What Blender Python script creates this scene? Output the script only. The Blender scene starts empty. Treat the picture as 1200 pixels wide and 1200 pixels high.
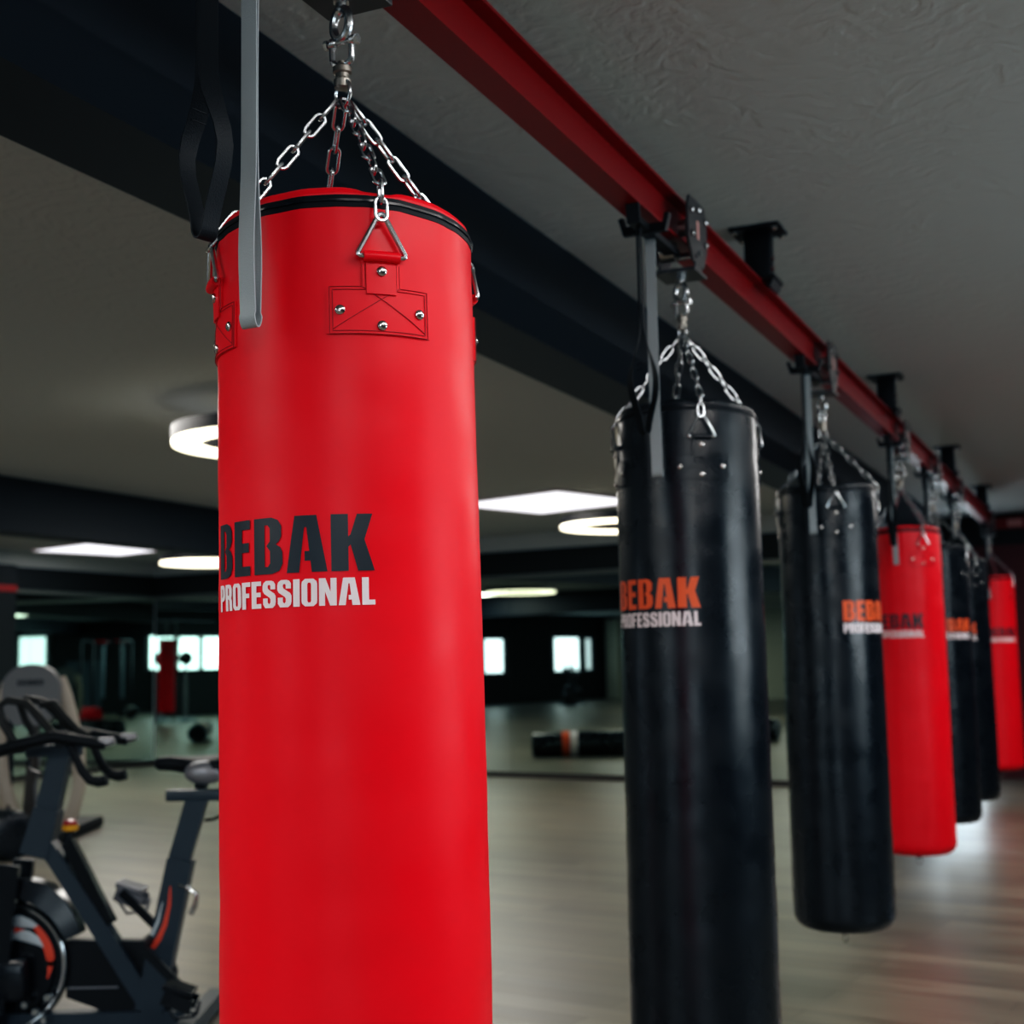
import bpy, bmesh, math, random
from mathutils import Vector, Matrix, noise
from mathutils.geometry import tessellate_polygon
random.seed(7)
C = bpy.context.scene.collection
S = bpy.context.scene
PI = math.pi
EYE = 1.30            # camera height above the floor

# ------------------------------------------------------------------ materials
def mat(name, col, rough=.5, metal=0., spec=.5, emit=None, estr=0., bump=None, coat=0.):
    """bump = (scale, strength, detail) of an object-space noise."""
    m = bpy.data.materials.new(name); m.use_nodes = True
    nt = m.node_tree; b = nt.nodes['Principled BSDF']
    b.inputs['Base Color'].default_value = (*col, 1)
    b.inputs['Roughness'].default_value = rough
    b.inputs['Metallic'].default_value = metal
    b.inputs['Specular IOR Level'].default_value = spec
    b.inputs['Coat Weight'].default_value = coat
    if emit:
        b.inputs['Emission Color'].default_value = (*emit, 1)
        b.inputs['Emission Strength'].default_value = estr
    if bump:
        tc = nt.nodes.new('ShaderNodeTexCoord'); n = nt.nodes.new('ShaderNodeTexNoise')
        n.inputs['Scale'].default_value = bump[0]; n.inputs['Detail'].default_value = bump[2]
        bp = nt.nodes.new('ShaderNodeBump'); bp.inputs['Strength'].default_value = bump[1]
        bp.inputs['Distance'].default_value = bump[3] if len(bump) > 3 else .002
        nt.links.new(tc.outputs['Object'], n.inputs['Vector'])
        nt.links.new(n.outputs['Fac'], bp.inputs['Height'])
        nt.links.new(bp.outputs['Normal'], b.inputs['Normal'])
    return m

def leather(name, col, rough, spec=.5):
    m = mat(name, col, rough, spec=spec)
    nt = m.node_tree; b = nt.nodes['Principled BSDF']; L = nt.links
    tc = nt.nodes.new('ShaderNodeTexCoord')
    v = nt.nodes.new('ShaderNodeTexVoronoi'); v.inputs['Scale'].default_value = 900
    n = nt.nodes.new('ShaderNodeTexNoise'); n.inputs['Scale'].default_value = 9; n.inputs['Detail'].default_value = 5
    L.new(tc.outputs['Object'], v.inputs['Vector']); L.new(tc.outputs['Object'], n.inputs['Vector'])
    mr = nt.nodes.new('ShaderNodeMapRange'); mr.inputs['From Min'].default_value = .3; mr.inputs['From Max'].default_value = .7
    mr.inputs['To Min'].default_value = rough - .07; mr.inputs['To Max'].default_value = rough + .09
    L.new(n.outputs['Fac'], mr.inputs['Value']); L.new(mr.outputs['Result'], b.inputs['Roughness'])
    b1 = nt.nodes.new('ShaderNodeBump'); b1.inputs['Strength'].default_value = .12; b1.inputs['Distance'].default_value = .0006
    L.new(v.outputs['Distance'], b1.inputs['Height'])
    b2 = nt.nodes.new('ShaderNodeBump'); b2.inputs['Strength'].default_value = .18; b2.inputs['Distance'].default_value = .006
    L.new(n.outputs['Fac'], b2.inputs['Height']); L.new(b1.outputs['Normal'], b2.inputs['Normal'])
    L.new(b2.outputs['Normal'], b.inputs['Normal'])
    return m

def floor_mat():
    m = mat('wood_plank_floor', (.2, .18, .15), .34)
    nt = m.node_tree; b = nt.nodes['Principled BSDF']; L = nt.links
    tc = nt.nodes.new('ShaderNodeTexCoord'); mp = nt.nodes.new('ShaderNodeMapping')
    mp.inputs['Rotation'].default_value = (0, 0, math.radians(9))
    br = nt.nodes.new('ShaderNodeTexBrick'); br.inputs['Scale'].default_value = 1
    br.inputs['Brick Width'].default_value = 1.3; br.inputs['Row Height'].default_value = .16
    br.inputs['Mortar Size'].default_value = .003; br.inputs['Mortar Smooth'].default_value = .3
    br.inputs['Color1'].default_value = (.165, .144, .104, 1); br.inputs['Color2'].default_value = (.100, .086, .063, 1)
    br.inputs['Mortar'].default_value = (.06, .052, .042, 1)
    L.new(tc.outputs['Object'], mp.inputs['Vector']); L.new(mp.outputs['Vector'], br.inputs['Vector'])
    mp2 = nt.nodes.new('ShaderNodeMapping'); mp2.inputs['Scale'].default_value = (.7, 9, 1)
    L.new(mp.outputs['Vector'], mp2.inputs['Vector'])
    n = nt.nodes.new('ShaderNodeTexNoise'); n.inputs['Scale'].default_value = 2.2; n.inputs['Detail'].default_value = 6
    L.new(mp2.outputs['Vector'], n.inputs['Vector'])
    mr = nt.nodes.new('ShaderNodeMapRange'); mr.inputs['From Min'].default_value = .3; mr.inputs['From Max'].default_value = .7
    mr.inputs['To Min'].default_value = .6; mr.inputs['To Max'].default_value = 1.35
    L.new(n.outputs['Fac'], mr.inputs['Value'])
    mx = nt.nodes.new('ShaderNodeMix'); mx.data_type = 'RGBA'; mx.blend_type = 'MULTIPLY'; mx.inputs['Factor'].default_value = 1
    L.new(br.outputs['Color'], mx.inputs[6]); L.new(mr.outputs['Result'], mx.inputs[7])
    L.new(mx.outputs[2], b.inputs['Base Color'])
    mr2 = nt.nodes.new('ShaderNodeMapRange'); mr2.inputs['To Min'].default_value = .26; mr2.inputs['To Max'].default_value = .46
    L.new(n.outputs['Fac'], mr2.inputs['Value']); L.new(mr2.outputs['Result'], b.inputs['Roughness'])
    bp = nt.nodes.new('ShaderNodeBump'); bp.inputs['Strength'].default_value = .25; bp.inputs['Distance'].default_value = .003
    L.new(n.outputs['Fac'], bp.inputs['Height']); L.new(bp.outputs['Normal'], b.inputs['Normal'])
    return m

def plaster_mat():
    m = mat('trowelled_grey_plaster', (.52, .575, .59), .8, spec=.2)
    nt = m.node_tree; b = nt.nodes['Principled BSDF']; L = nt.links
    tc = nt.nodes.new('ShaderNodeTexCoord')
    n0 = nt.nodes.new('ShaderNodeTexNoise'); n0.inputs['Scale'].default_value = 1.6; n0.inputs['Detail'].default_value = 2
    mpv = nt.nodes.new('ShaderNodeMix'); mpv.data_type = 'RGBA'; mpv.inputs['Factor'].default_value = .38
    L.new(tc.outputs['Object'], n0.inputs['Vector']); L.new(tc.outputs['Object'], mpv.inputs[6]); L.new(n0.outputs['Color'], mpv.inputs[7])
    w = nt.nodes.new('ShaderNodeTexWave'); w.wave_type = 'RINGS'; w.inputs['Scale'].default_value = 7
    w.inputs['Distortion'].default_value = 9; w.inputs['Detail'].default_value = 4; w.inputs['Detail Scale'].default_value = 2.5
    L.new(mpv.outputs[2], w.inputs['Vector'])
    n = nt.nodes.new('ShaderNodeTexNoise'); n.inputs['Scale'].default_value = 14; n.inputs['Detail'].default_value = 7
    L.new(tc.outputs['Object'], n.inputs['Vector'])
    ad = nt.nodes.new('ShaderNodeMath'); ad.operation = 'MULTIPLY_ADD'; ad.inputs[1].default_value = .45
    L.new(w.outputs['Fac'], ad.inputs[0]); L.new(n.outputs['Fac'], ad.inputs[2])
    bp = nt.nodes.new('ShaderNodeBump'); bp.inputs['Strength'].default_value = .45; bp.inputs["Distance"].default_value = .009
    L.new(ad.outputs[0], bp.inputs['Height']); L.new(bp.outputs['Normal'], b.inputs['Normal'])
    return m

M = dict(
    red=leather('red_vinyl', (.82, .002, .012), .40, .27),
    black=leather('black_vinyl', (.003, .005, .0075), .28, .5),
    red_stitch=mat('dark_red_thread', (.30, .002, .006), .7),
    black_stitch=mat('black_thread', (.004, .004, .005), .6),
    zip=mat('black_zipper_tape', (.004, .004, .005), .5, spec=.2, bump=(900, .4, 2, .001)),
    chrome=mat('zinc_plated_steel', (.50, .53, .55), .27, 1.),
    dullsteel=mat('worn_steel', (.30, .28, .25), .35, 1.),
    rivet=mat('nickel_rivet', (.55, .53, .52), .2, 1.),
    navy=mat('navy_print', (.012, .018, .026), .45),
    white=mat('white_print', (.80, .72, .76), .5),
    orange=mat('orange_print', (.75, .10, .02), .45),
    rail=mat('red_painted_steel', (.22, .003, .004), .36, 0., .2, bump=(30, .05, 3)),
    blackmetal=mat('black_painted_steel', (.006, .006, .007), .5, 0., .25),
    plate=mat('dark_grey_steel', (.09, .09, .092), .42, .8),
    grey_strap=mat('grey_webbing', (.31, .36, .39), .5, bump=(420, .5, 1, .001)),
    black_strap=mat('black_webbing', (.005, .006, .007), .55, spec=.2, bump=(420, .5, 1, .001)),
    ceiling=plaster_mat(), floor=floor_mat(),
    beam=mat('navy_black_paint', (.011, .017, .025), .5, spec=.35, bump=(60, .08, 4)),
    darkwall=mat('charcoal_paint', (.014, .017, .017), .6, spec=.3, bump=(40, .06, 4)),
    redwall=mat('dark_red_paint', (.075, .004, .006), .55, bump=(40, .05, 4)),
    cream=mat('cream_paint', (.42, .42, .34), .6, bump=(40, .05, 4)),
    bluewall=mat('slate_blue_paint', (.06, .09, .12), .6, bump=(40, .05, 4)),
    mirror=mat('tinted_mirror', (.50, .60, .54), .012, 1.),
    mirrortrim=mat('grey_green_metal_trim', (.17, .19, .17), .4, .4),
    darktrim=mat('dark_brown_skirting', (.030, .022, .016), .5),
    stripe=mat('red_stripe', (.32, .012, .010), .5),
    led=mat('white_led_panel', (.9, .9, .9), .5, emit=(.93, .93, 1.), estr=1.6),
    ringled=mat('warm_led_ring', (.9, .9, .9), .5, emit=(1., .92, .66), estr=4.0),
    day=mat('bright_daylight_pane', (.8, .85, .9), .2, emit=(.76, .91, 1.), estr=3.),
    winframe=mat('window_frame_grey', (.10, .11, .11), .5),
    bikeframe=mat('bike_slate_paint', (.024, .035, .047), .4, 0., .4),
    rubber=mat('black_rubber', (.006, .006, .0065), .55, spec=.25, bump=(300, .2, 2)),
    brownrubber=mat('worn_black_foam', (.016, .014, .011), .5, spec=.3),
    gloss=mat('gloss_black_plastic', (.005, .006, .008), .2, 0., .45),
    silver=mat('silver_shell', (.24, .25, .28), .38, .5),
    yellow=mat('yellow_plastic', (.65, .33, .01), .35),
    redplastic=mat('red_plastic', (.30, .006, .010), .3),
    decal_o=mat('orange_red_decal', (.62, .07, .03), .4),
    decal_w=mat('pale_decal', (.42, .50, .56), .4),
    greyshell=mat('grey_plastic_shell', (.135, .145, .16), .5),
    creamarm=mat('cream_grey_frame', (.33, .30, .26), .42),
    darktext=mat('dark_print', (.015, .016, .018), .5),
    sign=mat('red_sign_face', (.25, .008, .008), .4),
    signtext=mat('pale_sign_print', (.60, .30, .28), .4),
    bulb=mat('black_ball_leather', (.012, .011, .010), .4),
    steelblue=mat('steel_base', (.16, .21, .27), .35, .3),
)

# ------------------------------------------------------------------ geometry helpers
class MB:
    def __init__(s): s.bm = bmesh.new()
    def box(s, c, d, rot=None, bevel=0.):
        r = bmesh.ops.create_cube(s.bm, size=1)
        vs = r['verts']
        for v in vs: v.co = Vector((v.co.x * d[0], v.co.y * d[1], v.co.z * d[2]))
        if bevel:
            es = list({e for v in vs for e in v.link_edges})
            r2 = bmesh.ops.bevel(s.bm, geom=es, offset=bevel, segments=2, affect='EDGES', profile=.5)
            vs = list({v for f in r2['faces'] for v in f.verts} | {v for v in vs if v.is_valid})
        mt = Matrix.Translation(Vector(c)) @ (rot.to_4x4() if rot else Matrix())
        for v in vs: v.co = mt @ v.co
        return s
    def tube(s, pts, r, n=8, closed=False, cap=True, flat=1., up=None):
        """sweep an ellipse (r, r*flat) along pts; r may be a list."""
        P = [Vector(p) for p in pts]; N = len(P); rings = []
        prev = None
        for i in range(N):
            if closed: t = P[(i + 1) % N] - P[i - 1]
            else: t = P[min(i + 1, N - 1)] - P[max(i - 1, 0)]
            t.normalize()
            if up is not None: a = Vector(up) - t * t.dot(Vector(up))
            elif prev is None: a = t.orthogonal()
            else: a = prev - t * prev.dot(t)
            if a.length < 1e-6: a = t.orthogonal()
            a.normalize(); prev = a; b = t.cross(a)
            rr = r[i] if isinstance(r, (list, tuple)) else r
            rings.append([s.bm.verts.new(P[i] + a * (rr * math.cos(2 * PI * k / n)) + b * (rr * flat * math.sin(2 * PI * k / n))) for k in range(n)])
        for i in range(N if closed else N - 1):
            A, B = rings[i], rings[(i + 1) % N]
            for k in range(n): s.bm.faces.new((A[k], A[(k + 1) % n], B[(k + 1) % n], B[k]))
        if not closed and cap:
            s.bm.faces.new(rings[0][::-1]); s.bm.faces.new(rings[-1])
        return s
    def cyl(s, a, b, r, n=16, r2=None):
        return s.tube([a, b], [r, r if r2 is None else r2], n)
    def bar(s, a, b, w, h, up=(0, 0, 1), w2=None, h2=None):
        """rectangular bar from a to b: w across, h along 'up'."""
        a, b = Vector(a), Vector(b); t = (b - a).normalized(); u = Vector(up); u = (u - t * u.dot(t)).normalized(); x = t.cross(u)
        q = []
        for p, ww, hh in ((a, w, h), (b, w2 or w, h2 or h)):
            q.append([s.bm.verts.new(p + x * (sx * ww / 2) + u * (sy * hh / 2)) for sx, sy in ((-1, -1), (1, -1), (1, 1), (-1, 1))])
        for k in range(4): s.bm.faces.new((q[0][k], q[0][(k + 1) % 4], q[1][(k + 1) % 4], q[1][k]))
        s.bm.faces.new(q[0][::-1]); s.bm.faces.new(q[1])
        return s
    def lathe(s, prof, n=48, c=(0, 0, 0), axis='Z', cap=True):
        rings = []
        for (r, z) in prof:
            ring = []
            for k in range(n):
                a = 2 * PI * k / n
                p = Vector((r * math.cos(a), r * math.sin(a), z))
                if axis == 'X': p = Vector((p.z, p.x, p.y))
                if axis == 'Y': p = Vector((p.x, -p.z, p.y)) if False else Vector((p.y, p.z, p.x))
                ring.append(s.bm.verts.new(p + Vector(c)))
            rings.append(ring)
        for A, B in zip(rings, rings[1:]):
            for k in range(n): s.bm.faces.new((A[k], A[(k + 1) % n], B[(k + 1) % n], B[k]))
        if cap:
            s.bm.faces.new(rings[0][::-1]); s.bm.faces.new(rings[-1])
        return s
    def torus(s, c, R, r, axis=(0, 0, 1), n=28, m=8, stretch=1., sdir=(0, 0, 1)):
        ax = Vector(axis).normalized(); sd = Vector(sdir); sd = (sd - ax * sd.dot(ax)).normalized(); o = ax.cross(sd)
        pts = [Vector(c) + sd * (R * stretch * math.cos(2 * PI * k / n)) + o * (R * math.sin(2 * PI * k / n)) for k in range(n)]
        return s.tube(pts, r, m, closed=True)
    def prism(s, poly, h, origin=(0, 0, 0), X=(1, 0, 0), Y=(0, 1, 0)):
        X, Y, o = Vector(X), Vector(Y), Vector(origin); Z = X.cross(Y)
        A = [s.bm.verts.new(o + X * p[0] + Y * p[1]) for p in poly]; B = [s.bm.verts.new(v.co + Z * h) for v in A]
        n = len(A)
        s.bm.faces.new(A[::-1]); s.bm.faces.new(B)
        for k in range(n): s.bm.faces.new((A[k], A[(k + 1) % n], B[(k + 1) % n], B[k]))
        return s
    def sphere(s, c, r, n=16, sc=(1, 1, 1)):
        rr = bmesh.ops.create_uvsphere(s.bm, u_segments=n, v_segments=max(6, n // 2), radius=r)
        for v in rr['verts']: v.co = Vector((v.co.x * sc[0], v.co.y * sc[1], v.co.z * sc[2])) + Vector(c)
        return s
    def build(s, name, m, parent=None, smooth=True, angle=35, label=None):
        me = bpy.data.meshes.new(name)
        bmesh.ops.recalc_face_normals(s.bm, faces=s.bm.faces[:])
        if smooth:
            for f in s.bm.faces: f.smooth = True
        s.bm.to_mesh(me); s.bm.free()
        if smooth: me.set_sharp_from_angle(angle=math.radians(angle))
        o = bpy.data.objects.new(name, me); C.objects.link(o)
        me.materials.append(M[m] if isinstance(m, str) else m)
        if parent: o.parent = parent
        if label: o['label'] = label
        return o

def thing(name, label, cat, loc=(0, 0, 0), rz=0., group=None):
    o = bpy.data.objects.new(name, None); C.objects.link(o); o.empty_display_size = .1
    o.location = loc; o.rotation_euler = (0, 0, rz)
    o['label'] = label; o['category'] = cat
    if group: o['group'] = group
    return o
def tag(o, label, cat, group=None):
    o['label'] = label; o['category'] = cat
    if group: o['group'] = group
    return o
def struct(o):
    o['kind'] = 'structure'; return o
def dup(root, loc, rz, label, group=None):
    r = root.copy(); C.objects.link(r); r.location = loc; r.rotation_euler = (0, 0, rz); r['label'] = label
    if group: r['group'] = group
    for ch in list(root.children):
        c = ch.copy(); C.objects.link(c); c.parent = r
        for g in list(ch.children):
            d = g.copy(); C.objects.link(d); d.parent = c
    return r

# ------------------------------------------------------------------ lettering
GL = {
 'B': (66, [(0,0),(42,0),(58,5),(65,17),(65,38),(60,47),(51,52),(58,57),(63,66),(63,84),(56,95),(42,100),(0,100)],
       [(26,13),(33,13),(38,19),(38,41),(30,50),(38,58),(38,81),(33,87),(26,87)]),
 'E': (50, [(0,0),(50,0),(50,17),(26,17),(26,42),(47,42),(47,59),(26,59),(26,83),(50,83),(50,100),(0,100)], None),
 'A': (78, [(0,0),(25,0),(36,79),(40,79),(45,37),(36,37),(36,20),(47,20),(49,0),(78,0),(59,100),(17,100)], None),
 'K': (78, [(0,0),(31,0),(31,42),(35,46),(48,0),(78,0),(60,55),(75,100),(47,100),(35,64),(31,60),(31,100),(0,100)], None),
 'P': (58, [(0,0),(24,0),(24,38),(40,38),(54,44),(58,56),(58,84),(52,96),(38,100),(0,100)], [(24.5,54),(32,54),(35,60),(35,80),(32,86),(24.5,86)]),
 'R': (60, [(0,0),(24,0),(24,44),(30,44),(35,38),(36,0),(60,0),(58,38),(52,48),(58,56),(59,84),(52,96),(38,100),(0,100)], [(24.5,58),(32,58),(35,63),(35,80),(32,86),(24.5,86)]),
 'O': (60, [(14,0),(46,0),(58,10),(60,20),(60,80),(58,90),(46,100),(14,100),(2,90),(0,80),(0,20),(2,10)], [(26,14),(34,14),(37,20),(37,80),(34,86),(26,86),(23,80),(23,20)]),
 'F': (50, [(0,0),(24,0),(24,42),(44,42),(44,59),(24,59),(24,83),(50,83),(50,100),(0,100)], None),
 'S': (60, [(12,0),(46,0),(57,9),(60,20),(60,42),(54,52),(28,68),(24,74),(24,82),(30,86),(36,82),(36,68),(58,68),(58,86),(50,97),(40,100),(16,100),(4,92),(0,82),(0,64),(6,54),(32,38),(36,32),(36,20),(30,14),(24,20),(24,36),(2,36),(2,14)], None),
 'I': (26, [(0,0),(26,0),(26,100),(0,100)], None),
 'N': (64, [(0,0),(22,0),(22,52),(40,0),(64,0),(64,100),(42,100),(42,50),(24,100),(0,100)], None),
 'L': (48, [(0,0),(48,0),(48,18),(25,18),(25,100),(0,100)], None),
 'H': (60, [(0,0),(24,0),(24,40),(36,40),(36,0),(60,0),(60,100),(36,100),(36,60),(24,60),(24,100),(0,100)], None),
 'M': (76, [(0,0),(20,0),(20,60),(30,0),(46,0),(56,60),(56,0),(76,0),(76,100),(50,100),(38,40),(26,100),(0,100)], None),
}
def text_bm(mb, word, width, h, z0, gap=7, slices=0, kern=None):
    """flat lettering in the u/v plane, centred on u = 0, sliced vertically so that it can be bent."""
    adv, x = [], 0
    for i, ch in enumerate(word):
        adv.append(x); x += GL[ch][0] + (kern[i] if kern else gap)
    tot = x - (kern[len(word) - 1] if kern else gap)
    sx, sy = width / tot, h / 100
    bm = mb.bm
    for ch, a in zip(word, adv):
        _, outer, hole = GL[ch]
        loops = [[Vector((p[0], p[1], 0)) for p in outer]]
        if hole: loops.append([Vector((p[0], p[1], 0)) for p in hole])
        flat = [p for l in loops for p in l]
        vs = [bm.verts.new(((a + p.x) * sx - width / 2, z0 + p.y * sy, 0)) for p in flat]
        for t in tessellate_polygon(loops):
            try: bm.faces.new([vs[i] for i in t])
            except ValueError: pass
    if slices:
        for k in range(1, slices):
            g = bm.verts[:] + bm.edges[:] + bm.faces[:]
            bmesh.ops.bisect_plane(bm, geom=g, plane_co=(-width / 2 + width * k / slices, 0, 0), plane_no=(1, 0, 0))
    return mb

# ------------------------------------------------------------------ camera
F_PX, YAW, PITCH, ROLL = 1605., .4157, .1082, -.0202
fw = Vector((-math.sin(YAW) * math.cos(PITCH), math.cos(YAW) * math.cos(PITCH), math.sin(PITCH)))
r0 = Vector((math.cos(YAW), math.sin(YAW), 0)); u0 = r0.cross(fw)
cr = r0 * math.cos(ROLL) + u0 * math.sin(ROLL); cu = u0 * math.cos(ROLL) - r0 * math.sin(ROLL)
cam = bpy.data.cameras.new('camera'); co = bpy.data.objects.new('camera', cam); C.objects.link(co)
mw = Matrix((cr, cu, -fw)).transposed().to_4x4(); mw.translation = (0, 0, EYE); co.matrix_world = mw
cam.sensor_width = 36; cam.sensor_fit = 'HORIZONTAL'; cam.lens = 36 * F_PX / 1200; cam.clip_start = .05; cam.clip_end = 200
cam.dof.use_dof = True; cam.dof.focus_distance = 1.86; cam.dof.aperture_fstop = 4.8
S.camera = co

# ------------------------------------------------------------------ the room
CEIL = 2.73
def wall_y(x): return 14.25 - .158 * (x + 6)       # the mirrored back wall stands slightly skewed
XW = -12.1
CORNER = Vector((XW, wall_y(XW), 0))
bd = Vector((1, -.158, 0)).normalized(); bn = Vector((-.158, -1, 0)).normalized()   # along the back wall / into the room

MB().box((-10.4, 2.4, -.05), (27.4, 26.9, .1)).build('floor', 'floor', smooth=False); struct(bpy.data.objects['floor'])
MB().box((-10.4, 2.4, CEIL + .05), (27.4, 26.9, .1)).build('ceiling', 'ceiling', smooth=False); struct(bpy.data.objects['ceiling'])

def wall_slab(name, a, b, z0, z1, m, t=.12, side=1, off=0.):
    """upright slab with its room face on the line a-b (side: +1 room lies to the left of a->b)."""
    a, b = Vector((*a, 0)), Vector((*b, 0)); d = (b - a).normalized(); nrm = Vector((-d.y, d.x, 0)) * side
    a = a + nrm * off; b = b + nrm * off
    mb = MB()
    q = [a, b, b - nrm * t, a - nrm * t]
    A = [mb.bm.verts.new(Vector((p.x, p.y, z0))) for p in q]; B = [mb.bm.verts.new(Vector((p.x, p.y, z1))) for p in q]
    mb.bm.faces.new(A); mb.bm.faces.new(B)
    for k in range(4): mb.bm.faces.new((A[k], A[(k + 1) % 4], B[(k + 1) % 4], B[k]))
    return struct(mb.build(name, m, smooth=False))

MX = -2.55                                      # right end of the mirrored stretch
AX = -2.0                                       # the recess with the red wall begins here
Q_ = lambda x: (x, wall_y(x) + 1.65)
P_ = lambda x: (x, wall_y(x))
# back wall: plastered core, mirror in front of its lower part, dark band above
wall_slab('wall_back', P_(XW - .2), P_(AX), 0, CEIL, 'ceiling', side=-1)
wall_slab('wall_back_band', P_(XW), P_(AX), 2.275, 2.545, 'darkwall', t=.03, side=-1, off=.03)
wall_slab('wall_back_panel', P_(MX), P_(AX), 0, 2.275, 'darkwall', t=.03, side=-1, off=.03)
wall_slab('wall_recess', Q_(AX - .12), Q_(3.3), 0, CEIL, 'darkwall', side=-1)
wall_slab('wall_recess_red', Q_(AX), Q_(3.2), 0, 2.40, 'redwall', t=.03, side=-1, off=.03)
wall_slab('wall_recess_side', (AX, wall_y(AX) + .02), (AX, wall_y(AX) + 1.66), 0, CEIL, 'darkwall', side=-1)
# unseen glowing door added in the recess to throw glare on the floor
def glare_door():
    a, b = Vector((*Q_(-1.93), 0)), Vector((*Q_(-1.36), 0)); d = (b - a).normalized(); n = Vector((d.y, -d.x, 0)); up = Vector((0, 0, 1))
    f = MB()
    for p in (a, b): f.bar(p + n * .06, p + n * .06 + up * 2.12, .06, .05, up=d)
    for z in (.05, 1.0, 2.10): f.bar(a + n * .06 + up * z, b + n * .06 + up * z, .05, .07)
    o = struct(f.build('added_door_1', 'winframe', smooth=False))
    m = M['day'].copy(); m.node_tree.nodes['Principled BSDF'].inputs['Emission Strength'].default_value = 5.
    for z0, z1 in ((.08, .97), (1.03, 2.07)):
        p = MB(); p.bar(a + d * .03 + n * .055 + up * (z0 + z1) / 2, b - d * .03 + n * .055 + up * (z0 + z1) / 2, .012, z1 - z0); p.build('added_glow_pane', m, o, smooth=False)
glare_door()
# left wall stub with its own mirror and a dark pier at its near end
LY0 = 12.42
wall_slab('wall_left', (XW, 15.3), (XW, 9.6), 0, CEIL, 'ceiling', side=1)
wall_slab('wall_left_band', (XW, CORNER.y), (XW, LY0), 2.275, 2.545, 'darkwall', t=.03, side=1, off=.03)
struct(MB().box((XW + .1, (LY0 + 9.6) / 2, 2.545 / 2), (.2, LY0 - 9.6, 2.545)).build('wall_left_pier', 'darkwall', smooth=False))
struct(MB().box((XW + .205, (LY0 + 9.6) / 2, 2.265), (.012, LY0 - 9.6, .075)).build('trim_1', 'stripe', smooth=False))
# the far walls of the hall, behind and beside the camera
wall_slab('wall_right', (3.2, 15.2), (3.2, -6.0), 0, CEIL, 'darkwall', side=-1)
wall_slab('wall_front', (3.3, -6.0), (-7, -6.0), 0, CEIL, 'darkwall', side=-1)
wall_slab('wall_front_return', (-7, -5.9), (-7, -10.6), 0, CEIL, 'darkwall', side=-1)
wall_slab('wall_front_deep', (-7, -10.5), (-24.1, -10.5), 0, CEIL, 'cream', side=-1)
wall_slab('wall_far_left', (-24, -10.6), (-24, 10), 0, CEIL, 'darkwall', side=-1)
wall_slab('wall_left_return', (-24.1, 9.6), (XW, 9.6), 0, CEIL, 'darkwall', side=-1)
struct(MB().box((-23.6, -10.1, 1.3), (.5, .5, 2.6)).build('wall_far_pier', 'cream', smooth=False))
# skirtings under the mirrors
wall_slab('baseboard_back', P_(XW + .03), P_(AX), 0, .055, 'darktrim', t=.04, side=-1, off=.045)
wall_slab('baseboard_left', (XW, CORNER.y - .05), (XW, LY0), 0, .055, 'darktrim', t=.04, side=1, off=.045)

def mirror(label, a, b, z0, z1, side, n):
    a, b = Vector((*a, 0)), Vector((*b, 0)); d = (b - a).normalized(); nr = Vector((-d.y, d.x, 0)) * side
    root = thing('wall_mirror', label, 'mirror', (*((a + b) / 2).xy, z0))
    root_m = Matrix.Translation(-root.location)
    L = (b - a).length
    for k in range(n):
        p, q = a + d * (L * k / n + .002), a + d * (L * (k + 1) / n - .002)
        mb = MB(); mb.bar(p + nr * .018 + Vector((0, 0, (z0 + z1) / 2)), q + nr * .018 + Vector((0, 0, (z0 + z1) / 2)), .012, z1 - z0)
        mb.bm.transform(root_m); mb.build('mirror_panel', 'mirror', root, smooth=False)
    mb = MB(); mb.bar(a + nr * .02 + Vector((0, 0, z1 + .014)), b + nr * .02 + Vector((0, 0, z1 + .014)), .034, .04)
    mb.bm.transform(root_m); mb.build('top_rail', 'mirrortrim', root, smooth=False)
    return root
mirror('wide tinted wall mirror along the back wall behind the punching bags', P_(XW + .04), P_(MX), .06, 2.235, -1, 5)
mirror('narrow tinted wall mirror on the side wall at the far left corner', (XW, CORNER.y - .04), (XW, LY0), .06, 2.235, 1, 1)

# ceiling beams
struct(MB().box((-1.83, 2.4, CEIL - .19), (.26, 26.9, .38)).build('beam_1', 'beam', smooth=False))
struct(MB().box((-7.57, 2.0, CEIL - .205), (.26, 25.2, .41)).build('beam_2', 'beam', smooth=False))

struct(MB().box((-18.1, 3.7, CEIL - .23), (11.7, .3, .46)).build('beam_3', 'beam', smooth=False))

# windows of the hall (most seen in the mirrors, one added for a streak, all lighting the room)
WN = [0]
def window(c, along, w, z0, z1, nx, panes=2, strength=None):
    WN[0] += 1
    a = Vector((*along, 0)).normalized(); n = Vector((*nx, 0)); c = Vector((*c, 0))
    fr = MB(); zc = (z0 + z1) / 2; up = Vector((0, 0, 1))
    for k in range(panes + 1):
        p = c + a * (w * (k / panes - .5)) + n * .03
        fr.bar(p + up * (z0 - .03), p + up * (z1 + .03), .06, .13, up=a)
    for z in (z0, z1): fr.bar(c - a * w / 2 + n * .03 + up * z, c + a * w / 2 + n * .03 + up * z, .06, .06)
    f = fr.build('window_%d' % WN[0], 'winframe', smooth=False); struct(f)
    for k in range(panes):
        p = MB(); s0 = c + a * (w * (k / panes - .5) + .03); s1 = c + a * (w * ((k + 1) / panes - .5) - .03)
        p.bar(s0 + n * .012 + up * zc, s1 + n * .012 + up * zc, .01, z1 - z0 - .06)
        m = M['day']
        if strength:
            m = M['day'].copy(); m.node_tree.nodes['Principled BSDF'].inputs['Emission Strength'].default_value = strength
        p.build('window_pane', m, f, smooth=False)
window((3.2, 4.0), (0, 1), 2.35, 1.22, 2.14, (-1, 0), 3, 9)
window((-5.0, -6.0), (1, 0), 2.1, 1.25, 2.27, (0, 1), 2, 10)
window((-.4, -6.0), (1, 0), .95, 1.30, 2.32, (0, 1), 1, 4.5)
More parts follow.
